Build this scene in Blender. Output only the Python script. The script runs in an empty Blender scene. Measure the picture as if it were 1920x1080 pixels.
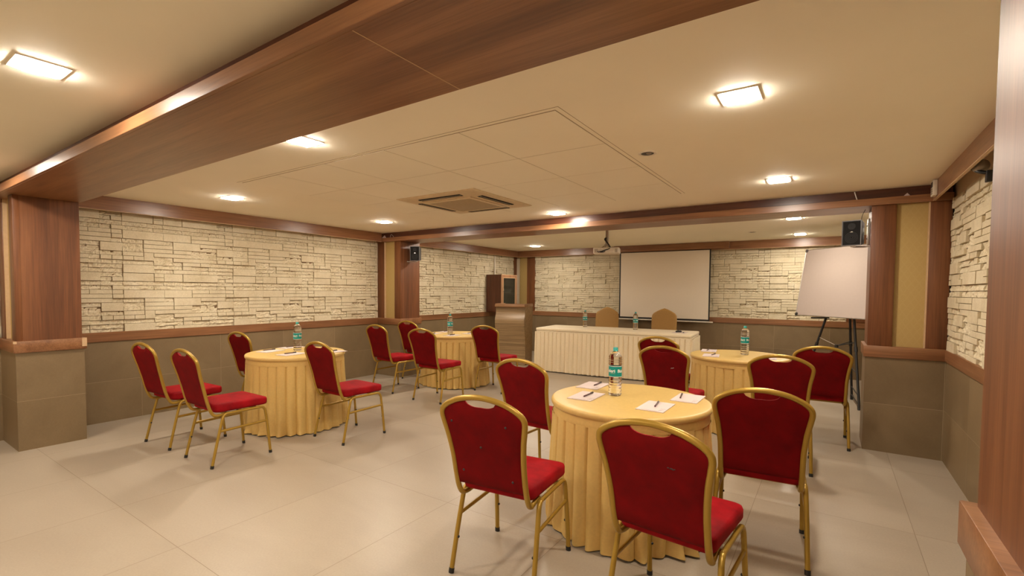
import bpy, bmesh, math, random
from mathutils import Vector, Matrix, noise
random.seed(7)
PI = math.pi
S = bpy.context.scene
COL = S.collection

# ------------------------------------------------------------------ camera, world, exposure
def setup_camera():
    f, yaw, pitch, roll = 890.8373, math.radians(33.8012), math.radians(-2.1936), math.radians(0.4607)
    F = Vector((-math.sin(yaw) * math.cos(pitch), math.cos(yaw) * math.cos(pitch), math.sin(pitch)))
    R = Vector((math.cos(yaw), math.sin(yaw), 0)); U = R.cross(F)
    R2 = R * math.cos(roll) + U * math.sin(roll); U2 = -R * math.sin(roll) + U * math.cos(roll)
    cd = bpy.data.cameras.new('camera'); co = bpy.data.objects.new('camera', cd); COL.objects.link(co)
    cd.sensor_width = 36; cd.sensor_fit = 'HORIZONTAL'; cd.lens = 36 * f / 1920
    cd.shift_x = -1.913 / 1920; cd.shift_y = 39.2148 / 1920
    cd.clip_start = 0.02; cd.clip_end = 60
    m = Matrix((R2, U2, -F)).transposed().to_4x4(); m.translation = Vector((6.3061, -5.3411, 1.4165))
    co.matrix_world = m
    S.camera = co
setup_camera()
wd = bpy.data.worlds.new('world'); S.world = wd; wd.use_nodes = True
wd.node_tree.nodes['Background'].inputs[0].default_value = (1, .85, .65, 1)
wd.node_tree.nodes['Background'].inputs[1].default_value = 0.02
S.view_settings.view_transform = 'Standard'; S.view_settings.look = 'None'
S.view_settings.gamma = 1; S.view_settings.use_curve_mapping = False
S.view_settings.exposure = 0.68
LAMP = 225.0                       # radiance of every ceiling lamp's diffuser
LAMP_COL = (1.0, 0.89, 0.75)
try:
    S.cycles.max_bounces = 12; S.cycles.diffuse_bounces = 6; S.cycles.glossy_bounces = 4
    S.cycles.transmission_bounces = 10; S.cycles.caustics_reflective = False
    S.cycles.sample_clamp_indirect = 6.0
    S.cycles.use_denoising = True
except Exception: pass

# ------------------------------------------------------------------ room measures
W, H = 7.127, 2.346
D = 0.552                         # columns stand this far out of the side walls
YB, YF = 4.208, -8.3              # back wall, wall behind the camera
HR, HRB = 0.949, 0.849            # chair rail top and bottom
HS = 2.215                        # top of the stone
ZB = 2.195                        # underside of the beams

# ------------------------------------------------------------------ materials
MATS = {}
def newmat(name):
    m = bpy.data.materials.new(name); m.use_nodes = True
    nt = m.node_tree; b = nt.nodes['Principled BSDF']
    MATS[name] = m
    return m, nt, b
def N(nt, t, **kw):
    n = nt.nodes.new(t)
    for k, v in kw.items(): setattr(n, k, v)
    return n
def ramp(nt, fac, stops):
    r = N(nt, 'ShaderNodeValToRGB'); e = r.color_ramp.elements
    while len(e) < len(stops): e.new(.5)
    for i, (p, c) in enumerate(stops): e[i].position = p; e[i].color = (*c, 1)
    nt.links.new(fac, r.inputs[0]); return r.outputs[0]
def mapped(nt, scale, space='world', rot=(0, 0, 0)):
    if space == 'world': src = N(nt, 'ShaderNodeNewGeometry').outputs['Position']
    else: src = N(nt, 'ShaderNodeTexCoord').outputs['Object']
    mp = N(nt, 'ShaderNodeMapping'); mp.inputs['Scale'].default_value = scale; mp.inputs['Rotation'].default_value = rot
    nt.links.new(src, mp.inputs[0]); return mp.outputs[0]
def noise_n(nt, vec, scale, detail=4, rough=.55, dist=0):
    n = N(nt, 'ShaderNodeTexNoise'); n.inputs['Scale'].default_value = scale; n.inputs['Detail'].default_value = detail
    n.inputs['Roughness'].default_value = rough; n.inputs['Distortion'].default_value = dist
    nt.links.new(vec, n.inputs['Vector']); return n.outputs['Fac']
def bump(nt, b, h, strength, dist=.002):
    n = N(nt, 'ShaderNodeBump'); n.inputs['Strength'].default_value = strength; n.inputs['Distance'].default_value = dist
    nt.links.new(h, n.inputs['Height']); nt.links.new(n.outputs[0], b.inputs['Normal'])
def math_n(nt, op, a, b=None, c=None):
    n = N(nt, 'ShaderNodeMath', operation=op)
    for i, v in enumerate((a, b, c)):
        if v is None: continue
        if isinstance(v, (int, float)): n.inputs[i].default_value = v
        else: nt.links.new(v, n.inputs[i])
    return n.outputs[0]
def mixcol(nt, fac, a, b, mode='MIX'):
    n = N(nt, 'ShaderNodeMix', data_type='RGBA', blend_type=mode)
    if isinstance(fac, (int, float)): n.inputs[0].default_value = fac
    else: nt.links.new(fac, n.inputs[0])
    for i, v in ((6, a), (7, b)):
        if isinstance(v, tuple): n.inputs[i].default_value = (*v, 1)
        else: nt.links.new(v, n.inputs[i])
    return n.outputs[2]

def plain(name, col, rough=.5, metal=0, spec=.5, noise_amt=.06, nscale=30, bstr=0, space='object', sheen=0, coat=0):
    m, nt, b = newmat(name)
    v = mapped(nt, (1, 1, 1), space)
    f = noise_n(nt, v, nscale, 3)
    c = ramp(nt, f, [(.3, tuple(x * (1 - noise_amt) for x in col)), (.7, tuple(min(1, x * (1 + noise_amt)) for x in col))])
    nt.links.new(c, b.inputs['Base Color'])
    b.inputs['Roughness'].default_value = rough; b.inputs['Metallic'].default_value = metal
    b.inputs['Specular IOR Level'].default_value = spec
    if sheen: b.inputs['Sheen Weight'].default_value = sheen; b.inputs['Sheen Roughness'].default_value = .4; b.inputs['Sheen Tint'].default_value = (*[min(1, x * 2.2 + .02) for x in col], 1)
    if coat: b.inputs['Coat Weight'].default_value = coat; b.inputs['Coat Roughness'].default_value = .1
    if bstr: bump(nt, b, f, bstr, .002)
    return m

def wood(name, axis, dark=(.17, .072, .030), mid=(.25, .114, .050), light=(.32, .158, .075), rough=.32, space='world', freq=9.0):
    m, nt, b = newmat(name)
    sc = [freq, freq, freq]; sc[axis] = .55
    v = mapped(nt, tuple(sc), space)
    f1 = noise_n(nt, v, 1.0, 6, .6, .6)
    sc2 = [95, 95, 95]; sc2[axis] = 3.0
    v2 = mapped(nt, tuple(sc2), space)
    f2 = noise_n(nt, v2, 1.0, 3, .6)
    c = ramp(nt, f1, [(.28, dark), (.5, mid), (.72, light)])
    c2 = ramp(nt, f2, [(.3, (.76, .73, .70)), (.62, (1.06, 1.05, 1.04))])
    nt.links.new(mixcol(nt, 1.0, c, c2, 'MULTIPLY'), b.inputs['Base Color'])
    b.inputs['Roughness'].default_value = rough
    b.inputs['Specular IOR Level'].default_value = .5
    bump(nt, b, f2, .12, .001)
    return m
WOODX = wood('walnut_laminate_x', 0); WOODY = wood('walnut_laminate_y', 1); WOODZ = wood('walnut_laminate_z', 2, (.095, .032, .010), (.155, .055, .018), (.21, .082, .029), .45)
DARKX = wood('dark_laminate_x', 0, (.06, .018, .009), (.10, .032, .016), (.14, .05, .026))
EDGE = plain('pale_edge_band', (.55, .38, .22), .5)
LECT = wood('ash_laminate', 0, (.19, .125, .06), (.30, .20, .10), (.40, .28, .155), .4, 'object', 22)
LECTT = wood('ash_laminate_top', 0, (.23, .115, .05), (.30, .16, .075), (.36, .2, .1), .35, 'object', 12)
CABZ = wood('cabinet_laminate', 2, (.05, .013, .006), (.105, .032, .013), (.16, .055, .025), .35, 'object', 14)

def paint(name, col, rough=.75):
    m, nt, b = newmat(name)
    v = mapped(nt, (1, 1, 1))
    f = noise_n(nt, v, 1.3, 4); c = ramp(nt, f, [(.3, tuple(x * .955 for x in col)), (.7, col)])
    nt.links.new(c, b.inputs['Base Color']); b.inputs['Roughness'].default_value = rough
    g = noise_n(nt, v, 160, 2); bump(nt, b, g, .12, .002)
    return m
CEIL = paint('ceiling_paint', (.95, .90, .745))
CEIL2 = paint('ceiling_tile_board', (.95, .905, .755))
PLAST = paint('warm_plaster', (.72, .60, .43))

def tile_mat(name, ax, ay, ox, oy, px, py, col_a, col_b, joint, rough, stretch=(1, 1, 1), jw=.0016, cloud=1.1, tint=.06):
    """large porcelain tiles; joints at ox + k px along world axis ax and oy + k py along ay"""
    m, nt, b = newmat(name)
    pos = N(nt, 'ShaderNodeNewGeometry').outputs['Position']
    sp = N(nt, 'ShaderNodeSeparateXYZ'); nt.links.new(pos, sp.inputs[0])
    masks = []; idx = []
    for a, o, p in ((ax, ox, px), (ay, oy, py)):
        if a is None or p is None: continue
        t = math_n(nt, 'DIVIDE', math_n(nt, 'SUBTRACT', sp.outputs[a], o), p)
        idx.append(math_n(nt, 'FLOOR', t))
        fr = math_n(nt, 'SUBTRACT', t, idx[-1])
        d = math_n(nt, 'MINIMUM', fr, math_n(nt, 'SUBTRACT', 1.0, fr))
        masks.append(math_n(nt, 'LESS_THAN', d, jw / p))
    mk = masks[0] if len(masks) == 1 else math_n(nt, 'MAXIMUM', masks[0], masks[1])
    wn = N(nt, 'ShaderNodeTexWhiteNoise', noise_dimensions='2D')
    cb = N(nt, 'ShaderNodeCombineXYZ'); nt.links.new(idx[0], cb.inputs[0])
    if len(idx) > 1: nt.links.new(idx[1], cb.inputs[1])
    nt.links.new(cb.outputs[0], wn.inputs['Vector'])
    mp = N(nt, 'ShaderNodeMapping'); mp.inputs['Scale'].default_value = stretch
    addv = N(nt, 'ShaderNodeVectorMath', operation='MULTIPLY_ADD')
    nt.links.new(wn.outputs['Color'], addv.inputs[0]); addv.inputs[1].default_value = (13, 17, 11); nt.links.new(pos, addv.inputs[2])
    nt.links.new(addv.outputs[0], mp.inputs[0])
    f = noise_n(nt, mp.outputs[0], cloud, 7, .6, .5)
    c = ramp(nt, f, [(.3, col_a), (.7, col_b)])
    g = noise_n(nt, pos, 90, 3, .7)
    c = mixcol(nt, 1, c, ramp(nt, g, [(.3, (.93, .93, .93)), (.7, (1.03, 1.03, 1.03))]), 'MULTIPLY')
    tv = math_n(nt, 'MULTIPLY_ADD', wn.outputs['Value'], tint, 1 - tint)
    tc = N(nt, 'ShaderNodeCombineXYZ')
    for i in range(3): nt.links.new(tv, tc.inputs[i])
    c = mixcol(nt, 1, c, tc.outputs[0], 'MULTIPLY')
    c = mixcol(nt, mk, c, joint)
    nt.links.new(c, b.inputs['Base Color'])
    r = math_n(nt, 'MULTIPLY_ADD', f, .18, rough - .09)
    nt.links.new(r, b.inputs['Roughness'])
    b.inputs['Specular IOR Level'].default_value = .45
    bump(nt, b, math_n(nt, 'SUBTRACT', 1.0, mk), .5, .001)
    return m
FLOORM = tile_mat('floor_porcelain', 0, 1, 3.372, -4.24, .8455, 1.255, (.35, .29, .218), (.415, .35, .268), (.22, .17, .11), .36, (.5, 1.6, 1))
DADOY = tile_mat('dado_tile_y', 1, 2, -2.466, .43, .82, .43, (.19, .13, .066), (.25, .177, .094), (.32, .24, .145), .5, (1, 1, 1), .0016, 2.0, .12)
DADOX = tile_mat('dado_tile_x', 0, 2, .56, .43, .82, .43, (.19, .13, .066), (.25, .177, .094), (.32, .24, .145), .5, (1, 1, 1), .0016, 2.0, .12)

def stone_mat():
    m, nt, b = newmat('split_face_stone')
    v = mapped(nt, (1, 1, 1))
    f = noise_n(nt, v, 5, 6, .65)
    c = ramp(nt, f, [(.25, (.55, .465, .31)), (.5, (.66, .58, .41)), (.75, (.72, .65, .49))])
    g = noise_n(nt, v, 70, 4, .7)
    c = mixcol(nt, 1, c, ramp(nt, g, [(.3, (.86, .85, .84)), (.7, (1.03, 1.03, 1.03))]), 'MULTIPLY')
    nt.links.new(c, b.inputs['Base Color']); b.inputs['Roughness'].default_value = .85
    b.inputs['Specular IOR Level'].default_value = .2
    bump(nt, b, g, .35, .004)
    return m
STONE = stone_mat()
GAP_SHADE = plain('stone_gap_shade', (.19, .125, .065), .95, space='world')  # dark backing colour paints in the shadow lines between the stones

def wallpaper():
    m, nt, b = newmat('gold_diamond_wallpaper')
    pos = N(nt, 'ShaderNodeNewGeometry').outputs['Position']
    sp = N(nt, 'ShaderNodeSeparateXYZ'); nt.links.new(pos, sp.inputs[0])
    a = math_n(nt, 'MULTIPLY', math_n(nt, 'ADD', sp.outputs[0], sp.outputs[1]), 120.0)
    z = math_n(nt, 'MULTIPLY', sp.outputs[2], 75.0)
    s1 = math_n(nt, 'SINE', math_n(nt, 'ADD', a, z)); s2 = math_n(nt, 'SINE', math_n(nt, 'SUBTRACT', a, z))
    k = math_n(nt, 'MAXIMUM', s1, s2)
    f = math_n(nt, 'MULTIPLY', math_n(nt, 'GREATER_THAN', k, .8), .12)
    n = noise_n(nt, pos, 300, 2)
    h = math_n(nt, 'MULTIPLY_ADD', n, .5, f)
    c = ramp(nt, h, [(.1, (.42, .29, .10)), (1.0, (.50, .37, .15))])
    nt.links.new(c, b.inputs['Base Color']); b.inputs['Roughness'].default_value = .5
    bump(nt, b, h, .4, .001)
    return m
PAPERW = wallpaper()

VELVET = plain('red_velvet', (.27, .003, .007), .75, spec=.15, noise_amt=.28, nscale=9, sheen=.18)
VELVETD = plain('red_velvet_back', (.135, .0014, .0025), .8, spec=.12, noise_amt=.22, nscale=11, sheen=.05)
GOLD = plain('gold_painted_tube', (.38, .235, .036), .33, metal=.45, noise_amt=.04, nscale=8)
BLACK = plain('black_plastic', (.012, .011, .011), .45)
BLACKG = plain('black_grille', (.010, .009, .009), .75, spec=.2)
YELLOW = plain('yellow_satin', (.60, .40, .13), .42, spec=.45, noise_amt=.05, nscale=60, bstr=.15, sheen=.2)
CREAM = plain('cream_satin', (.80, .68, .47), .5, spec=.4, noise_amt=.04, nscale=60, bstr=.12, sheen=.2)
GOLDF = plain('gold_stretch_fabric', (.40, .225, .06), .55, noise_amt=.05, nscale=50, sheen=.3)
WHITEP = plain('white_plastic', (.74, .68, .58), .4)
WHITEM = plain('white_enamel', (.46, .385, .34), .25, noise_amt=.01)
SCREEN = plain('matte_screen', (.80, .72, .60), .9, noise_amt=.01)
ALU = plain('aluminium', (.5, .47, .43), .35, metal=.9)
CHROME = plain('chrome', (.7, .65, .58), .15, metal=1)
PAPER = plain('white_paper', (.62, .52, .49), .8, noise_amt=.01)
INK = plain('grey_print', (.16, .12, .14), .8)
PENM = plain('maroon_pen', (.07, .012, .016), .3, coat=.4)
PEND = plain('black_pen', (.03, .018, .02), .35)
TEAL = plain('teal_label', (.0, .25, .23), .4, noise_amt=.03)
TEALC = plain('teal_cap', (.02, .30, .27), .35, noise_amt=.03)
WHITET = plain('white_lettering', (.85, .85, .82), .5)
YELT = plain('yellow_line', (.75, .6, .12), .5)
GRILLE = plain('air_grille', (.40, .31, .19), .6)
ACP = plain('ivory_plastic', (.66, .53, .34), .5)
THREADM = plain('white_thread', (.8, .75, .7), .8)
TUBEG = plain('grey_metal_tube', (.30, .25, .19), .4, metal=.5)
DARKIN = plain('dark_duct', (.01, .009, .008), .8)

def water_mat():
    m, nt, b = newmat('clear_water_bottle')
    b.inputs['Base Color'].default_value = (.97, .985, .98, 1); b.inputs['Roughness'].default_value = .015
    b.inputs['IOR'].default_value = 1.33; b.inputs['Transmission Weight'].default_value = 1
    return m
WATER = water_mat()
def glass_mat():
    m, nt, b = newmat('smoked_glass')
    b.inputs['Base Color'].default_value = (.35, .36, .34, 1); b.inputs['Roughness'].default_value = .03
    b.inputs['IOR'].default_value = 1.45; b.inputs['Transmission Weight'].default_value = 1
    return m
GLASS = glass_mat()
def lamp_mat():
    m, nt, b = newmat('lit_diffuser')
    b.inputs['Emission Color'].default_value = (*LAMP_COL, 1); b.inputs['Emission Strength'].default_value = LAMP
    b.inputs['Base Color'].default_value = (.9, .9, .9, 1)
    return m
LITE = lamp_mat()

# ------------------------------------------------------------------ object helpers
def link(name, me, mat, parent=None, smooth=False):
    if me.name != name: me.name = name
    o = bpy.data.objects.new(name, me); COL.objects.link(o)
    if mat is not None:
        for mm in (mat if isinstance(mat, (list, tuple)) else [mat]): me.materials.append(mm)
    if smooth:
        for p in me.polygons: p.use_smooth = True
    if parent: o.parent = parent
    return o
def obj(name, bm, mat, parent=None, smooth=False, auto=None):
    bmesh.ops.recalc_face_normals(bm, faces=bm.faces)
    me = bpy.data.meshes.new(name); bm.to_mesh(me); bm.free()
    if auto is not None:
        smooth = True
    o = link(name, me, mat, parent, smooth)
    if auto is not None:
        me.set_sharp_from_angle(angle=math.radians(auto))
    return o
def struct(o, label=None):
    o['kind'] = 'structure'
    if label: o['label'] = label
    return o
def tag(o, label, cat, group=None):
    o['label'] = label; o['category'] = cat
    if group: o['group'] = group
    return o
def thing(name, label, cat, loc=(0, 0, 0), rz=0, group=None):
    o = bpy.data.objects.new(name, None); COL.objects.link(o); o.empty_display_size = .1
    o.location = loc; o.rotation_euler = (0, 0, rz)
    return tag(o, label, cat, group)
def dup(root, label=None, loc=None, rz=None, group=None):
    def rec(o, par):
        c = o.copy(); COL.objects.link(c); c.parent = par
        for ch in [x for x in bpy.data.objects if x.parent == o and x != c]: rec(ch, c)
        return c
    r = rec(root, root.parent)
    if label: r['label'] = label
    if loc is not None: r.location = loc
    if rz is not None: r.rotation_euler = (0, 0, rz)
    if group: r['group'] = group
    return r
def bx(bm, x0, x1, y0, y1, z0, z1, mi=0):
    vs = [bm.verts.new(p) for p in ((x0, y0, z0), (x1, y0, z0), (x1, y1, z0), (x0, y1, z0), (x0, y0, z1), (x1, y0, z1), (x1, y1, z1), (x0, y1, z1))]
    fs = []
    for f in ((0, 3, 2, 1), (4, 5, 6, 7), (0, 1, 5, 4), (1, 2, 6, 5), (2, 3, 7, 6), (3, 0, 4, 7)):
        fc = bm.faces.new([vs[i] for i in f]); fc.material_index = mi; fs.append(fc)
    return vs, fs
def box(name, x0, x1, y0, y1, z0, z1, mat, parent=None, bev=0.0, seg=2):
    bm = bmesh.new(); bx(bm, x0, x1, y0, y1, z0, z1)
    if bev: bmesh.ops.bevel(bm, geom=bm.edges[:], offset=bev, segments=seg, profile=.5, affect='EDGES')
    return obj(name, bm, mat, parent, auto=35 if bev else None)
def catmull(pts, n=6, closed=False):
    P = [Vector(p) for p in pts]; out = []
    m = len(P)
    rng = range(m) if closed else range(m - 1)
    for i in rng:
        p0 = P[(i - 1) % m] if closed or i > 0 else P[0] * 2 - P[1]
        p1 = P[i]; p2 = P[(i + 1) % m]
        p3 = P[(i + 2) % m] if closed or i + 2 < m else P[-1] * 2 - P[-2]
        for k in range(n):
            t = k / n
            out.append(.5 * ((2 * p1) + (-p0 + p2) * t + (2 * p0 - 5 * p1 + 4 * p2 - p3) * t * t + (-p0 + 3 * p1 - 3 * p2 + p3) * t ** 3))
    if not closed: out.append(P[-1])
    return out
def tube(bm, pts, rx, ry=None, seg=10, ref=(0, 1, 0), caps=True, mi=0):
    """sweep an ellipse: rx across, ry along ref"""
    ry = rx if ry is None else ry
    P = [Vector(p) for p in pts]; rings = []
    ref = Vector(ref)
    for i, p in enumerate(P):
        t = (P[min(i + 1, len(P) - 1)] - P[max(i - 1, 0)]).normalized()
        b = ref - t * ref.dot(t)
        if b.length < 1e-4: b = Vector((1, 0, 0)) - t * t.x
        b.normalize(); a = t.cross(b)
        rings.append([bm.verts.new(p + a * rx * math.cos(q) + b * ry * math.sin(q)) for q in [2 * PI * k / seg for k in range(seg)]])
    for r0, r1 in zip(rings, rings[1:]):
        for k in range(seg):
            f = bm.faces.new((r0[k], r0[(k + 1) % seg], r1[(k + 1) % seg], r1[k])); f.material_index = mi
    if caps: bm.faces.new(rings[0][::-1]); bm.faces.new(rings[-1])
def lathe(bm, prof, seg=40, cx=0, cy=0, mi=0):
    rings = []
    for r, z in prof:
        if r < 1e-6: rings.append([bm.verts.new((cx, cy, z))])
        else: rings.append([bm.verts.new((cx + r * math.cos(2 * PI * k / seg), cy + r * math.sin(2 * PI * k / seg), z)) for k in range(seg)])
    for a, b in zip(rings, rings[1:]):
        for k in range(seg):
            k2 = (k + 1) % seg
            if len(a) == 1 and len(b) == 1: continue
            if len(a) == 1: f = bm.faces.new((a[0], b[k2], b[k]))
            elif len(b) == 1: f = bm.faces.new((a[k], a[k2], b[0]))
            else: f = bm.faces.new((a[k], a[k2], b[k2], b[k]))
            f.material_index = mi
def rbox(bm, cx, cy, z0, z1, w, d, rc, re=.006, seg=5, dome=0):
    """box with rounded plan corners (rc) and rounded top/bottom edges (re)"""
    def ring(ins, z):
        pts = []
        hw, hd = w / 2 - ins, d / 2 - ins; r = max(rc - ins, .001)
        for qx, qy, a0 in ((1, 1, 0), (-1, 1, PI / 2), (-1, -1, PI), (1, -1, 1.5 * PI)):
            for k in range(seg + 1):
                a = a0 + PI / 2 * k / seg
                pts.append((cx + qx * (hw - r) + r * math.cos(a), cy + qy * (hd - r) + r * math.sin(a), z))
        return [bm.verts.new(p) for p in pts]
    levels = [(re, z0), (re * .3, z0 + re * .3), (0, z0 + re)]
    levels += [(0, z1 - re), (re * .3, z1 - re * .3), (re, z1)]
    if dome:
        for q in (.15, .35, .6, .85): levels.append((re + (min(w, d) / 2 - re) * q, z1 + dome * (1 - (1 - q) ** 2)))
    R = [ring(*l) for l in levels]
    n = len(R[0])
    for a, b in zip(R, R[1:]):
        for k in range(n): bm.faces.new((a[k], a[(k + 1) % n], b[(k + 1) % n], b[k]))
    bm.faces.new(R[0][::-1]); bm.faces.new(R[-1])

# ================================================================== STRUCTURE
# floor slab and ceiling
struct(box('floor', -.25, W + .25, YF - .2, YB + .25, -.12, 0, FLOORM))
struct(box('ceiling', -.25, W + .25, YF - .2, YB + .25, H, H + .12, CEIL))

# stone motif: one repeating panel of ledger stones, tiled over every stone field
MU, MV, LU, LV = 12, 14, .094, .0457
def motif(seed):
    rnd = random.Random(seed); occ = [[-1] * MU for _ in range(MV)]; rects = []
    for j in range(MV):
        for i in range(MU):
            if occ[j][i] >= 0: continue
            w = rnd.choice((1, 2, 2, 3, 3, 4)); h = rnd.choice((1, 1, 1, 2)) if w > 1 else 1
            while w > 1 and any(i + a >= MU or occ[j][i + a] >= 0 for a in range(w)): w -= 1
            if h == 2 and (j + 1 >= MV or any(occ[j + 1][i + a] >= 0 for a in range(w))): h = 1
            for b in range(h):
                for a in range(w): occ[j + b][i + a] = len(rects)
            smooth = rnd.random() < (.85 if h == 2 else .5)
            dep = rnd.uniform(.020, .033) if smooth else rnd.uniform(.003, .012)
            rects.append((i, j, w, h, smooth, dep))
    return rects
RECTS = motif(11)
def stone_field(name, origin, udir, ndir, width, height, parent, u_shift=0.0):
    """ledger stones standing out of a wall plane; origin is lower start, udir along the wall, ndir out of it"""
    O, U_, Nn = Vector(origin), Vector(udir), Vector(ndir); Z = Vector((0, 0, 1))
    bm = bmesh.new()
    pw, ph = MU * LU, MV * LV
    def P(u, v, d): return O + U_ * u + Z * v + Nn * d
    nu = int(width / pw) + 2; nv = int(height / ph) + 2
    for a in range(-1, nu):
        for b in range(0, nv):
            for ri, (i, j, w, h, sm, dep) in enumerate(RECTS):
                u0 = a * pw + i * LU + u_shift; u1 = u0 + w * LU - .004
                v0 = b * ph + j * LV; v1 = v0 + h * LV - .0038
                u0, u1 = max(u0, 0), min(u1, width); v0, v1 = max(v0, 0), min(v1, height)
                if u1 - u0 < .006 or v1 - v0 < .006: continue
                if sm:
                    c = .0025
                    fr = [bm.verts.new(P(*q)) for q in ((u0 + c, v0 + c * .5, dep), (u1 - c, v0 + c * .5, dep), (u1 - c, v1 - c, dep - .001), (u0 + c, v1 - c, dep - .001))]
                    md = [bm.verts.new(P(*q)) for q in ((u0, v0, dep - c), (u1, v0, dep - c), (u1, v1, dep - c), (u0, v1, dep - c))]
                    bk = [bm.verts.new(P(*q)) for q in ((u0, v0, -.002), (u1, v0, -.002), (u1, v1, -.002), (u0, v1, -.002))]
                    bm.faces.new(fr)
                    for k in range(4):
                        k2 = (k + 1) % 4
                        bm.faces.new((md[k], md[k2], fr[k2], fr[k])); bm.faces.new((bk[k], bk[k2], md[k2], md[k]))
                else:
                    gx = max(2, int((u1 - u0) / .013)); gy = max(3, int((v1 - v0) / .011))
                    grid = []
                    for y in range(gy + 1):
                        row = []
                        for x in range(gx + 1):
                            u = u0 + (u1 - u0) * x / gx; v = v0 + (v1 - v0) * y / gy
                            nn = noise.noise(Vector((u * 42 + ri * 7.3, v * 75, ri))) * .011 + noise.noise(Vector((u * 14, v * 30, ri + 4))) * .008
                            slope = .010 * (1 - y / gy)           # split face leans out towards its foot
                            row.append(bm.verts.new(P(u, v, min(.031, max(0, dep + nn + slope - .003)))))
                        grid.append(row)
                    for y in range(gy):
                        for x in range(gx): bm.faces.new((grid[y][x], grid[y][x + 1], grid[y + 1][x + 1], grid[y + 1][x]))
                    for edge in ([grid[0][x] for x in range(gx + 1)], [grid[-1][x] for x in range(gx + 1)][::-1], [r[0] for r in grid][::-1], [r[-1] for r in grid]):
                        back = []
                        for vv in edge:
                            q = vv.co - Nn * ((vv.co - O).dot(Nn) + .002); back.append(bm.verts.new(q))
                        for k in range(len(edge) - 1): bm.faces.new((edge[k], back[k], back[k + 1], edge[k + 1]))
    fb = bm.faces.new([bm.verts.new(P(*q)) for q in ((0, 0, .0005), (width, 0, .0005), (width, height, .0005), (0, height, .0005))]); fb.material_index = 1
    o = obj(name, bm, [STONE, GAP_SHADE], parent)
    return o

TH = .012     # tile thickness: tile face lies on the wall line, stone and plaster just behind it
def side_wall(name, x, sgn, bays):
    """sgn +1: room lies on +x of this wall"""
    bm = bmesh.new(); bx(bm, *sorted((x - sgn * .02, x - sgn * .2)), YF - .2, YB + .25, 0, H)
    wl = struct(obj(name, bm, PLAST))
    for k, (y0, y1, sh) in enumerate(bays):
        o = box('dado_tiles', *sorted((x, x - sgn * .02)), y0, y1, 0, HRB + .01, DADOY, wl)
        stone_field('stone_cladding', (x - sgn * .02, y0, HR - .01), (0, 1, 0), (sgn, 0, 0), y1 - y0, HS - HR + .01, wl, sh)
    return wl
side_wall('wall_left', 0.0, 1, [(YF, -4.35, 0), (-3.9, 0, .47), (.447, 4.09, .9)])
side_wall('wall_right', W, -1, [(YF, -4.35, 0), (-3.9, 0, .2), (.447, 4.09, .5)])
bm = bmesh.new(); bx(bm, -.2, W + .2, YB + .02, YB + .2, 0, H)
wb = struct(obj('wall_back', bm, PLAST))
box('dado_tiles', .0, W, YB, YB + .02, 0, HRB + .01, DADOX, wb)
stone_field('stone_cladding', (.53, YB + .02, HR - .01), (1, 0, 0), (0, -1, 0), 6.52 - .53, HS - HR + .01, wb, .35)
for a, b in ((.10, .32), (W - .32, W - .10)):
    box('wallpaper_strip', a, b, YB + .003, YB + .02, HR - .01, HS + .05, PAPERW, wb)
for a, b in ((.32, .53), (W - .605, W - .32)):
    box('wood_strip', a, b, YB - .022, YB + .02, HR - .002, HS + .05, WOODZ, wb)
for a, b in ((0.0, .02), (W - .02, W)):
    pass
for s, nm in ((1, 'wall_left'), (-1, 'wall_right')):
    x = 0 if s > 0 else W
    wl = bpy.data.objects[nm]
    box('wood_strip', *sorted((x - s * .02, x + s * .012)), 4.09, YB, HR - .002, HS + .05, WOODZ, wl)
    box('dado_tiles', *sorted((x, x - s * .02)), 4.09, YB, 0, HRB + .01, DADOY, wl)
bm = bmesh.new(); bx(bm, -.2, W + .2, YF - .2, YF, 0, H)
wf = struct(obj('wall_front', bm, PLAST))

# chair rails along the walls
tn = [0]
def trim(x0, x1, y0, y1, z0, z1, mat, bev=.003):
    tn[0] += 1
    return struct(box('trim_%d' % tn[0], x0, x1, y0, y1, z0, z1, mat, bev=bev, seg=1))
P_ = .014
for y0, y1 in ((YF, -4.35), (-3.9, 0), (.447, YB)):
    trim(-.02, P_, y0, y1, HRB, HR, WOODY); trim(W - P_, W + .02, y0, y1, HRB, HR, WOODY)
trim(P_, W - P_, YB - P_, YB + .02, HRB, HR, WOODX)

# crown boards hung in front of the wall heads
CR = .115
for y0, y1 in ((YF, -4.42), (-3.9, -.02), (.44, YB - CR - .018)):
    for x0, x1, lip0, lip1 in ((CR, CR + .018, CR + .0175, CR + .019), (W - CR - .018, W - CR, 0, 0)):
        trim(x0, x1, y0, y1, ZB + .012, H, WOODY, .001)
        trim(x0 - .0008, x1 + .0008, y0, y1, ZB + .007, ZB + .012, EDGE, 0)
trim(CR, W - CR, YB - CR - .018, YB - CR, ZB + .012, H, WOODX, .001)
trim(CR, W - CR, YB - CR - .0188, YB - CR + .0008, ZB + .007, ZB + .012, EDGE, 0)

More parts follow.
